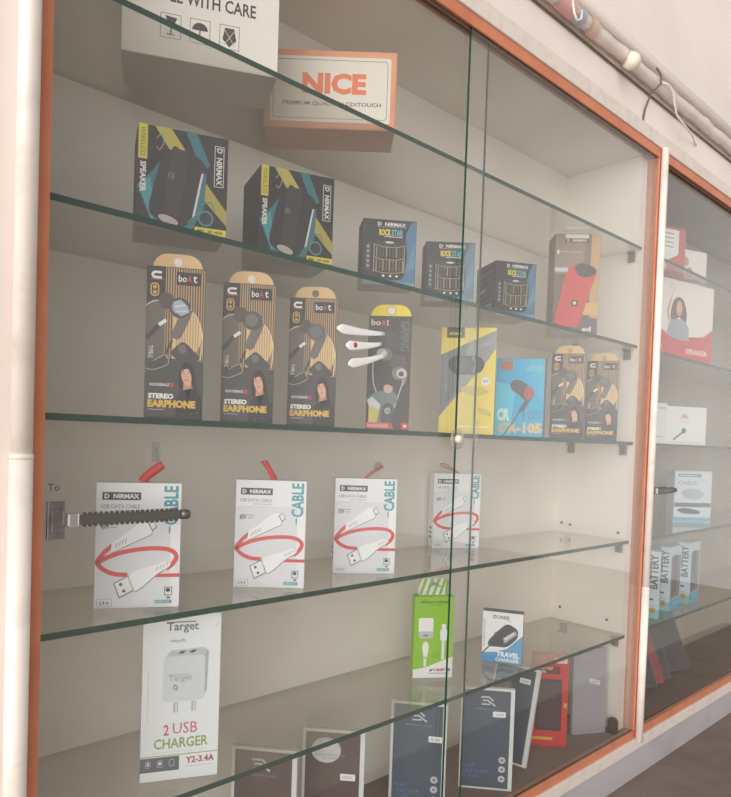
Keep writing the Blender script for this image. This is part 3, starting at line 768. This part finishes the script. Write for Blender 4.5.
cable_box('white cable box third from left, thin ribbon leaning right', .5113, .1072, -35.7, '10W',
          ([(.052, .017, hh), (.062, .016, hh + .010), (.080, .014, hh + .021), (.085, .0165, hh + .0205), (.079, .021, hh + .017), (.063, .019, hh + .006), (.056, .0175, hh)], (.0006, .004, .0008), 0))
cable_box('white cable box at the back, crossed by the glass door edge', .8760, .1980, -30.9, '40W',
          ([(.060, .017, hh), (.045, .016, hh + .007), (.024, .014, hh + .014), (.017, .0165, hh + .018), (.028, .021, hh + .020), (.046, .019, hh + .011), (.064, .0175, hh)], (.0008, .0035, .0010), 0))

# ---- white two port charger box
w, h, d = .1040, .2276, .05
mb = box_body(w, h, d, mat('white_charger_card', (238, 240, 242), .4)); c = Card(mb, w, h)
G = (122, 124, 128)
c.text('Target', .295, .045, .705, .112, G, 1, bold=.02); c.rect(.29, .042, .665, .049, G, 2); c.text('deysb', .345, .145, .54, .172, (120, 122, 126), 1, bold=0)
c.poly([(.285, .255), (.36, .215), (.78, .205), (.84, .225), (.79, .255)], (198, 204, 208), 1)
c.poly([(.79, .25), (.845, .22), (.83, .47), (.76, .515)], (178, 184, 190), 2)
c.rrect(.265, .25, .80, .525, .006, (218, 223, 227), 3)
c.poly([(.44, .235), (.49, .22), (.55, .22), (.51, .238)], (92, 94, 100), 4); c.poly([(.58, .232), (.63, .217), (.69, .217), (.65, .235)], (92, 94, 100), 4)
c.text('Target', .33, .365, .635, .41, (176, 182, 186), 4, bold=.02); c.rect(.33, .362, .60, .367, (176, 182, 186), 5)
c.ell(.425, .44, .028, .018, (120, 122, 128), 4, ang=-25); c.ell(.425, .44, .016, .011, (216, 221, 225), 5, ang=-25)
for u in (.405, .635):
    c.rect(u, .53, u + .055, .59, (176, 180, 184), 2); c.rect(u + .02, .535, u + .045, .595, (224, 226, 228), 3)
PK = (206, 96, 112)
c.text('2', .285, .662, .355, .727, PK, 1, bold=.02); c.text('USB', .405, .655, .72, .722, PK, 1, bold=.0)
c.text('CHARGER', .165, .745, .865, .808, (150, 172, 96), 1, bold=.02); c.text('fast charge with smart protect', .16, .824, .86, .836, (206, 206, 204), 1, bold=0)
c.rect(.0, .846, 1, .852, (160, 184, 110), 1)
c.rect(.0, .856, .495, .942, (104, 106, 112), 1)
for u in (.10, .25, .40):
    c.frame(u - .03, .875, u + .03, .915, .0007, (196, 198, 202), 2, r=.002)
c.rect(.085, .88, .115, .905, (206, 208, 212), 3); c.ell(.25, .893, .02, .01, (226, 228, 230), 3)
c.text('Y2-3.4A', .58, .868, .95, .908, (176, 70, 78), 1, bold=.03); c.rect(.57, .925, .94, .929, (206, 206, 206), 1)
c.text('www.chargerbox.info', .06, .33, .10, .64, (206, 208, 210), 1, rot=90, bold=0)
c.line([(.92, .09), (.97, .055)], .0012, (206, 206, 208), 1)
o = mb.build('charger_box'); place(o, .1543, .0788, SH[4], -23.6)
tag(o, 'tall white box picturing a two port charger, left end of the lowest shelf', 'box')

# ---- green charger box
w, h, d = .0815, .1648, .026
t = thing('charger_box', 'bright green charger box with a striped hang tab', 'box')
place(t, .7544, .1325, SH[4], -33.6)
GR = (146, 200, 42)
mb = box_body(w, h, d, pm(GR)); c = Card(mb, w, h)
c.poly([(.0, .90), (.35, .865), (1.0, .74), (1.0, .999), (.0, .999)], (240, 240, 240), 1)
c.text('MOBILE CHARGER', .15, .055, .88, .085, (74, 110, 34), 1, bold=.03); c.text('2.4 AMP', .38, .098, .68, .118, (84, 120, 40), 1, bold=0)
c.rrect(.11, .265, .48, .46, .003, (244, 244, 244), 1); c.poly([(.10, .43), (.48, .43), (.48, .51), (.14, .52)], (196, 198, 198), 2); c.rect(.24, .472, .36, .488, (110, 110, 112), 3)
c.blob([(.22, .62), (.26, .56), (.34, .56), (.38, .62), (.36, .70), (.33, .76), (.27, .76), (.24, .70)], (242, 242, 242), 2); c.rect(.265, .74, .33, .86, (238, 238, 238), 2)
c.poly([(.70, .34), (.80, .34), (.80, .40), (.84, .42), (.83, .54), (.67, .54), (.66, .42), (.70, .40)], (242, 242, 242), 1); c.rect(.71, .54, .78, .78, (236, 236, 236), 1)
c.ell(.55, .72, .08, .028, (106, 160, 40), 1); c.ell(.55, .72, .06, .02, GR, 2)
c.poly([(.41, .905), (.50, .885), (.50, .91), (.43, .925)], (90, 90, 110), 2); c.text('CRISP', .52, .885, .82, .92, (206, 66, 60), 2, bold=.05); c.rect(.84, .885, .94, .92, (76, 82, 130), 2); c.rect(.40, .94, .9, .948, (130, 130, 150), 2)
mb.build('carton', t)
mb = MB(); mb.prism([(.01, d * .5, h), (.008, d * .5, h + .012), (.018, d * .5, h + .0335), (w - .014, d * .5, h + .034), (w - .012, d * .5, h)], (0, .0006, 0), mat('tab_white', (234, 236, 230), .5))
c = Card(mb, w, .034, Matrix.Translation((0, d * .5, h)))
for i in range(5):
    u = .13 + i * .165
    c.poly([(u, .98), (u + .075, .98), (min(u + .215, .83), .04), (u + .13, .04)], (146, 190, 70), 1)
c.poly([(.34, .50), (.50, .18), (.70, .50), (.58, .50), (.52, .42), (.44, .50)], (150, 160, 130), 2)
mb.build('hang_tab', t, fixn=True)

# ---- travel charger box
w, h, d = .0860, .1119, .028
mb = box_body(w, h, d, pm((104, 110, 118))); c = Card(mb, w, h)
c.rect(.004, .004, .996, .996, (238, 240, 242), 1); c.poly([(.004, .82), (.35, .78), (.62, .70), (.996, .42), (.996, .996), (.004, .996)], (96, 160, 206), 2)
c.poly([(.004, .88), (.45, .86), (.60, .996), (.004, .996)], (60, 150, 214), 3); c.rect(.0, .975, 1, .998, (120, 124, 130), 4)
c.ell(.30, .10, .045, .035, (70, 72, 80), 2); c.ell(.30, .10, .025, .019, (238, 240, 242), 3); c.text('UNIX', .37, .065, .67, .135, (70, 72, 80), 2, bold=.02); c.line([(.60, .13), (.70, .18)], .0008, (70, 72, 80), 2)
c.blob([(.15, .62), (.22, .52), (.40, .36), (.58, .235), (.70, .24), (.84, .30), (.88, .38), (.84, .50), (.62, .66), (.40, .68), (.20, .68)], (70, 74, 80), 3)
c.poly([(.52, .50), (.80, .34), (.86, .40), (.60, .58), (.55, .60)], (176, 176, 170), 4); c.poly([(.55, .51), (.78, .37), (.80, .39), (.58, .54)], (224, 222, 214), 5)
c.curve([(.22, .66), (.12, .74), (.01, .84)], .0028, (66, 70, 78), 3); c.line([(.30, .42), (.34, .40)], .002, (90, 90, 96), 4)
c.text('TRAVEL', .37, .765, .93, .865, (246, 248, 250), 5, bold=.04); c.text('CHARGER', .35, .885, .93, .955, (240, 244, 248), 5, bold=.03)
c.text('POWERFUL & SAFE', .03, .16, .075, .70, (130, 134, 142), 2, rot=90, bold=0)
o = mb.build('travel_charger_box'); place(o, .9552, .1145, SH[4], -59.4)
tag(o, 'small white and blue travel charger box standing on the lowest shelf', 'box')

# ---- flip cover packs on the bottom
def cover_pack(label, x, y, rot, lean, col, sticker, style, w=.11, h=.215):
    d = .011
    t = thing('cover_pack', label, 'phone cover', group='boxed phone covers on the cabinet bottom')
    place(t, x, y, FLR, rot, lean, d)
    mb = box_body(w, h, d, mat('clear_edge_white', (226, 228, 228), .3)); mb.build('case', t)
    mb = MB(); c = Card(mb, w, h)
    c.rect(.05, .022, .925, .98, col, 1)
    IV = (196, 202, 214); BLU = (128, 146, 190)
    if style in ('slate', 'brown', 'disc'):
        top = .115 if style != 'slate' else .115
        if style == 'disc':
            c.ell(.38, .17, .24, .105, (206, 202, 204), 2)
        L3 = IV if style == 'slate' else (216, 212, 214)
        cx = .50 if style == 'slate' else (.45 if style == 'brown' else .45)
        c.line([(cx - .13, .09), (cx + .02, .088), (cx + .10, .125)], .0034, L3, 3); c.line([(cx - .10, .125), (cx - .01, .12), (cx + .14, .172)], .0034, L3, 3); c.line([(cx - .12, .16), (cx + .04, .158)], .003, L3, 3)
        c.text('PREMIUM CASE', cx - .24, .20, cx + .24, .218, BLU if style == 'slate' else (150, 144, 168), 3, bold=0); c.text('for mobile', cx - .12, .228, cx + .12, .24, (110, 116, 140), 3, bold=0)
        for i, v in enumerate((.70, .79, .885)):
            c.ell(.80, v, .065, .033, (196, 200, 204), 3); c.ell(.80, v, .03, .012, (132, 138, 146), 4)
        BT = (96, 118, 176)
        c.text('FLIP', .08, .755, .30, .79, BT, 3, bold=.0); c.text('LEATHER', .08, .805, .56, .84, BT, 3, bold=0); c.text('CASE', .08, .855, .36, .885, BT, 3, bold=0)
    mb.build('cover', t)
    if sticker:
        su, sv, tx = sticker
        mb = MB(); c = Card(mb, w, h); c.rrect(su, sv, su + .24, sv + .055, .0015, (240, 240, 240), 4); c.text(tx, su + .04, sv + .018, su + .2, sv + .04, (110, 110, 116), 5, bold=0)
        mb.build('price_sticker', t)
    # clear top lip of the bag
    mb = MB(); mb.box((.008, d * .4, h), (w - .008, d * .4 + .0006, h + .016), M_clear, 0); mb.build('clear_lip', t)
    return t
BR, SL = (96, 78, 76), (78, 90, 104)
cover_pack('brown phone cover pack leftmost on the cabinet bottom', .3556, .1661, -48.9, 0, BR, None, 'brown')
cover_pack('brown phone cover pack with a pale round patch', .4906, .1486, -46.7, 0, BR, (.62, .235 + .12, 'NOTE-C'), 'disc')
cover_pack('slate phone cover pack left of the glass door edge, low white sticker', .7067, .1424, -49.0, 0, SL, (.68, .30, 'V-81'), 'slate')
cover_pack('slate phone cover pack whole in view right of the glass door edge', .8816, .1068, -47.8, 0, SL, (.60, .225, 'VIVO Y20'.split()[1] + 'S'), 'slate')
cover_pack('dark phone cover pack leaning back behind the whole slate one', 1.0391, .1688, -79.7, 18.6, (74, 86, 100), (.60, .12, 'Y-02'), 'plain')

# ---- red cover pack
w, h, d = .0869, .2250, .011
t = thing('cover_pack', 'red phone cover pack with a dark window', 'phone cover', group=None)
place(t, 1.1755, .1240, FLR, -45.4, 2, d)
mb = box_body(w, h, d, pm((196, 44, 48))); mb.build('case', t)
mb = MB(); c = Card(mb, w, h)
c.rect(.01, .01, .99, .99, (200, 46, 50), 1); c.rect(.0, .03, .40, .09, (150, 110, 112), 2); c.rect(.05, .14, .78, .225, (110, 40, 44), 2)
c.text('SMART FLIP', .10, .15, .58, .18, (232, 190, 190), 3, bold=.04); c.text('COVER', .10, .19, .40, .215, (232, 190, 190), 3, bold=.04)
c.rect(.13, .28, .84, .83, (58, 44, 46), 3); c.rect(.20, .31, .78, .80, (74, 54, 58), 4)
c.rect(-.0, .90, .62, .93, (206, 164, 62), 3); c.rect(.0, .50, .10, .56, (206, 150, 96), 2); c.rect(.90, .53, .99, .58, (206, 160, 120), 2)
mb.build('cover', t)
mb = MB(); c = Card(mb, w, h); c.rrect(.62, .05, .96, .105, .0015, (236, 214, 212), 4); c.text('A-16', .68, .068, .9, .09, (150, 100, 104), 5, bold=0); mb.build('price_sticker', t)

# ---- silver grey pack
w, h, d = .0946, .2158, .011
t = thing('cover_pack', 'glossy grey phone cover pack at the right end of the cabinet bottom', 'phone cover')
place(t, 1.3116, .0885, FLR, -27.1, 2, d)
mb = box_body(w, h, d, mat('grey_sleeve', (176, 176, 182), .25)); mb.build('case', t)
mb = MB(); c = Card(mb, w, h)
GP = mat('glossy_grey', (172, 170, 178), .12, coat=1.0)
c.rect(.03, .02, .95, .97, (132, 130, 138), 1, GP)
c.line([(.22, .08), (.36, .06)], .0016, (196, 196, 202), 2); c.line([(.30, .11), (.46, .085)], .0016, (196, 196, 202), 2)
c.ell(.74, .88, .055, .025, (160, 160, 168), 2); c.text('FLIP CASE', .08, .84, .34, .87, (176, 180, 190), 2, bold=0)
mb.build('cover', t)
mb = MB(); c = Card(mb, w, h); c.poly([(.50, .345), (.82, .385), (.80, .44), (.48, .40)], (236, 236, 238), 4); c.text('NOVA', .54, .385, .74, .405, (120, 120, 126), 5, bold=0); mb.build('price_sticker', t)
mb = MB(); mb.box((0, -.0042, -.0002 + .0002), (w + .004, -.0030, h + .006), M_sleeve); mb.build('sleeve', t)

# ---- clear hooks stuck on the back wall
m = MB(); m.box((-.007, -.0012, -.016), (.007, 0, .016), M_clear, .0005); m.tube([(0, -.0012, .004), (0, -.004, .002), (0, -.0075, -.004), (0, -.0078, -.010), (0, -.0045, -.013)], .0012, mat('hook_clear', (206, 204, 196), .3), 8)
tag(m.build('wall_hook', loc=(.2405, D - .0002, .206)), 'small clear adhesive hook above the leftmost cable box', 'hook')
m = MB(); m.tube([(0, 0, 0), (0, -.0025, 0)], .010, M_clear, 18); m.tube([(0, -.0026, 0), (0, -.0036, 0)], .005, mat('hook_clear', (206, 204, 196), .3), 12)
tag(m.build('suction_hook', loc=(.737, D - .0002, .182)), 'small clear round hook above the third cable box', 'hook')

# ================================================================ second showcase
w, h, d = .1408, .150, .05
mb = box_body(w, h, d, pm((196, 96, 92))); c = Card(mb, w, h)
c.poly([(.05, .05), (.80, .05), (.80, .52), (.40, .70), (.05, .55)], (236, 232, 230), 1)
for i in range(4): c.rect(.14, .12 + i * .085, .66, .145 + i * .085, (170, 166, 168), 2)
c.ell(.30, .70, .10, .07, (110, 88, 112), 2); c.ell(.36, .80, .12, .10, (230, 222, 220), 3); c.ell(.36, .80, .06, .05, (120, 90, 100), 4); c.ell(.14, .72, .10, .08, (96, 84, 100), 2)
o = mb.build('printed_box'); place(o, 1.7013, .1247, SH[0], -18.9)
tag(o, 'red box with a white paper notice on the top shelf of the second showcase', 'box')
w, h, d = .12, .105, .05
mb = box_body(w, h, d, pm((226, 218, 214))); c = Card(mb, w, h)
c.ell(.25, .35, .12, .14, (190, 150, 146), 1); c.ell(.40, .62, .12, .12, (176, 140, 140), 1); c.rect(.08, .84, .8, .92, (160, 140, 140), 1)
o = mb.build('printed_box'); place(o, 1.8505, .105, SH[0], -18.9)
tag(o, 'pale box beside the red box with the paper notice', 'box')

w, h, d = .2905, .2256, .04
mb = box_body(w, h, d, pm((232, 222, 218))); c = Card(mb, w, h)
c.poly([(.001, .62), (.20, .66), (.40, .72), (.62, .72), (.84, .66), (.999, .55), (.999, .998), (.001, .998)], (202, 72, 74), 1)
c.curve([(.10, .40), (.13, .60), (.25, .70), (.42, .74), (.60, .72)], .003, (240, 226, 220), 3)
c.blob([(.30, .30), (.36, .22), (.45, .22), (.51, .30), (.54, .44), (.50, .56), (.42, .46), (.32, .54), (.27, .46)], (112, 84, 78), 2)
c.ell(.41, .35, .05, .095, (214, 172, 152), 3); c.blob([(.24, .70), (.26, .54), (.38, .49), (.50, .50), (.58, .60), (.56, .72), (.40, .745)], (160, 162, 176), 3)
c.line([(.27, .55), (.22, .42), (.27, .24)], .009, (208, 166, 148), 4); c.curve([(.25, .10), (.28, .06), (.31, .10), (.29, .20), (.26, .24)], .002, (170, 160, 160), 4)
c.line([(.36, .31), (.39, .305)], .0012, (70, 50, 48), 4); c.line([(.43, .305), (.455, .305)], .0012, (70, 50, 48), 4); c.line([(.385, .415), (.44, .41)], .0016, (186, 84, 84), 4)
c.poly([(.10, .86), (.16, .82), (.14, .88), (.18, .92), (.12, .90), (.07, .94)], (226, 130, 128), 2); c.text('SPEAKER', .55, .84, .92, .91, (240, 222, 218), 2)
o = mb.build('speaker_gift_box'); place(o, 1.6319, .0752, SH[1], -10.2)
tag(o, 'large red and white box picturing a smiling woman in the second showcase', 'box')

w, h, d = .1688, .1234, .04
mb = box_body(w, h, d, pm((232, 230, 230))); c = Card(mb, w, h)
RS = (206, 96, 92)
for i in range(3): c.ell(.40 + i * .055, .27 - .05 * (i == 1), .035, .045, RS, 1); c.ell(.40 + i * .055, .27 - .05 * (i == 1), .02, .026, (232, 230, 230), 2)
c.text('EARPHONE', .33, .37, .60, .40, (170, 166, 168), 1, bold=0)
c.ell(.45, .62, .055, .07, (96, 92, 96), 2, ang=-20); c.line([(.45, .63), (.32, .76), (.20, .87)], .006, (104, 100, 104), 1)
c.rect(.06, .92, .9, .935, (190, 188, 190), 1)
o = mb.build('earphone_carton'); place(o, 1.9205, .1500, SH[2], -22)
tag(o, 'white earphone box in the second showcase, middle shelf', 'box')
w, h, d = .055, .128, .035
mb = box_body(w, h, d, pm((226, 224, 222))); c = Card(mb, w, h); c.rect(.1, .1, .9, .14, (190, 188, 188), 1); c.rect(.1, .8, .7, .83, (190, 188, 188), 1)
o = mb.build('earphone_carton'); place(o, 1.835, .150, SH[2], -20)
tag(o, 'narrow white box left of the white earphone box in the second showcase', 'box')

w, h, d = .1315, .1681, .04
mb = box_body(w, h, d, pm((188, 196, 204))); c = Card(mb, w, h)
c.rect(.02, .02, .98, .98, (206, 212, 218), 1); c.rect(.10, .06, .7, .12, (120, 126, 136), 2); c.text('NIRMAX', .14, .075, .62, .108, (226, 230, 234), 3)
c.rect(.02, .62, .98, .70, (96, 108, 120), 2); c.blob([(.10, .76), (.30, .72), (.70, .78), (.60, .84), (.25, .82)], (84, 88, 98), 2); c.rect(.02, .90, .98, .98, (120, 176, 200), 2)
c.text('CABLE', .10, .20, .6, .27, (150, 158, 168), 2); c.blob([(.2, .4), (.5, .34), (.8, .44), (.6, .56), (.3, .52)], (176, 182, 190), 2)
o = mb.build('cable_carton'); place(o, 1.9973, .1448, SH[3], -34.3)
tag(o, 'grey blue box behind the steel ratchet lock', 'box')
m = MB()
mb = box_body(.03, .06, .02, pm((214, 96, 84))); o = mb.build('red_packet'); place(o, 2.150, .16, SH[3], -30)
tag(o, 'small red packet beside the grey blue box', 'packet')

# battery boxes: the spine with the lettering faces left
def battery(label, x, y, rot):
    w, h, d = .105, .190, .034
    t = thing('battery_box', label, 'box', group='blue white battery boxes in the second showcase')
    place(t, x, y, SH[4], rot)
    mb = box_body(w, h, d, pm((196, 208, 218))); c = Card(mb, w, h)
    c.rect(.0, .83, 1, .998, (84, 172, 206), 1); c.rect(.08, .16, .92, .82, (120, 124, 130), 1); c.poly([(.22, .14), (.62, .14), (.62, .74), (.14, .80)], (92, 92, 98), 2)
    c.text('Li-ion', .26, .40, .34, .66, (176, 182, 188), 3, rot=90, bold=0); c.ell(.2, .91, .05, .03, (60, 130, 180), 2); c.rect(.30, .895, .8, .91, (150, 206, 226), 2)
    M = Matrix.Translation((0, d, 0)) @ Matrix.Rotation(R(-90), 4, 'Z'); s = Card(mb, d, h, M)
    s.rect(.0, .86, 1, .998, (110, 186, 190), 1); s.ell(.5, .885, .30, .055, (190, 150, 90), 2); s.ell(.5, .885, .17, .032, (120, 130, 90), 3)
    s.text('BATTERY', .22, .05, .84, .56, (66, 72, 82), 1, rot=90, bold=.03); s.rect(.15, .70, .55, .73, (70, 76, 86), 1); s.rect(.1, .80, .9, .81, (150, 160, 170), 1)
    mb.build('carton', t)
    return t
battery('white blue battery box nearest the white pipe', 1.661, .036, 22)
battery('white blue battery box second from the white pipe', 1.776, .056, 6)
battery('white blue battery box third from the white pipe', 1.930, .060, 6)

# covers leaning on the bottom of the second showcase
def lean_cover(label, x, y, rot, lean, col, h=.20):
    w, d = .10, .010
    t = thing('flip_cover', label, 'phone cover', group='leaning phone covers in the second showcase')
    place(t, x, y, FLR, rot, lean, d)
    mb = box_body(w, h, d, mat('cover_%02x%02x%02x' % col, col, .4), .002); mb.build('cover', t)
    mb = MB(); mb.box((-.002, -.0022, 0), (w + .002, -.0012, h + .004), M_sleeve); mb.build('sleeve', t)
    return t
lean_cover('black phone cover leaning next to the white pipe, left of the red one', 1.735, .128, -17, 25, (62, 58, 60))
lean_cover('red phone cover leaning in the second showcase', 1.790, .130, -17, 25, (168, 52, 56))
lean_cover('black phone cover leaning just right of the red one', 1.846, .132, -17, 25, (70, 66, 68))
lean_cover('dark phone cover leaning farthest right in the second showcase', 2.000, .135, -17, 25, (66, 64, 68))

# ================================================================ light: open street side
wd = bpy.data.worlds.new('sky'); S.world = wd; wd.use_nodes = True
nt = wd.node_tree; N = nt.nodes; L = nt.links
bg = N['Background']
tc = N.new('ShaderNodeTexCoord')
def lobe(d, power, strength):
    dp = N.new('ShaderNodeVectorMath'); dp.operation = 'DOT_PRODUCT'; dp.inputs[1].default_value = Vector(d).normalized()
    mx = N.new('ShaderNodeMath'); mx.operation = 'MAXIMUM'; mx.inputs[1].default_value = 0
    pw = N.new('ShaderNodeMath'); pw.operation = 'POWER'; pw.inputs[1].default_value = power
    ml = N.new('ShaderNodeMath'); ml.operation = 'MULTIPLY'; ml.inputs[1].default_value = strength
    L.new(tc.outputs['Generated'], dp.inputs[0]); L.new(dp.outputs['Value'], mx.inputs[0]); L.new(mx.outputs[0], pw.inputs[0]); L.new(pw.outputs[0], ml.inputs[0])
    return ml.outputs[0]
def add(x, y):
    n = N.new('ShaderNodeMath'); n.operation = 'ADD'; L.new(x, n.inputs[0])
    if isinstance(y, float): n.inputs[1].default_value = y
    else: L.new(y, n.inputs[1])
    return n.outputs[0]
# main light from the left; an added right lobe puts haze on the glass
tot = add(add(lobe((-.88, -.44, .10), 5, 5.1), lobe((.85, -.53, .04), 14, .95)), .31)
L.new(tot, bg.inputs['Strength'])
bg.inputs['Color'].default_value = (1.0, .975, .95, 1)

# ================================================================ camera
yaw, pitch, roll, f = .7202, -.0259, .0331, 663.18
cy, sy, cp, sp = math.cos(yaw), math.sin(yaw), math.cos(pitch), math.sin(pitch)
fw = Vector((sy * cp, cy * cp, sp)); r0 = Vector((cy, -sy, 0)); u0 = r0.cross(fw)
rr = r0 * math.cos(roll) + u0 * math.sin(roll); uu = -r0 * math.sin(roll) + u0 * math.cos(roll)
cam = bpy.data.cameras.new('camera'); co = bpy.data.objects.new('camera', cam); C.objects.link(co)
co.matrix_world = Matrix(((rr.x, uu.x, -fw.x, -.235), (rr.y, uu.y, -fw.y, -.7543), (rr.z, uu.z, -fw.z, .234), (0, 0, 0, 1)))
cam.sensor_fit = 'HORIZONTAL'; cam.sensor_width = 36; cam.lens = f / 731 * 36
cam.shift_x = (365.5 - 340.61) / 731; cam.shift_y = (457.46 - 398.5) / 731
cam.clip_start = .01; cam.clip_end = 50
S.camera = co
S.view_settings.view_transform = 'Standard'; S.view_settings.look = 'None'
S.view_settings.gamma = 1; S.view_settings.use_curve_mapping = False
S.view_settings.exposure = 0.0
S.cycles.transparent_max_bounces = 48
S.cycles.max_bounces = 12
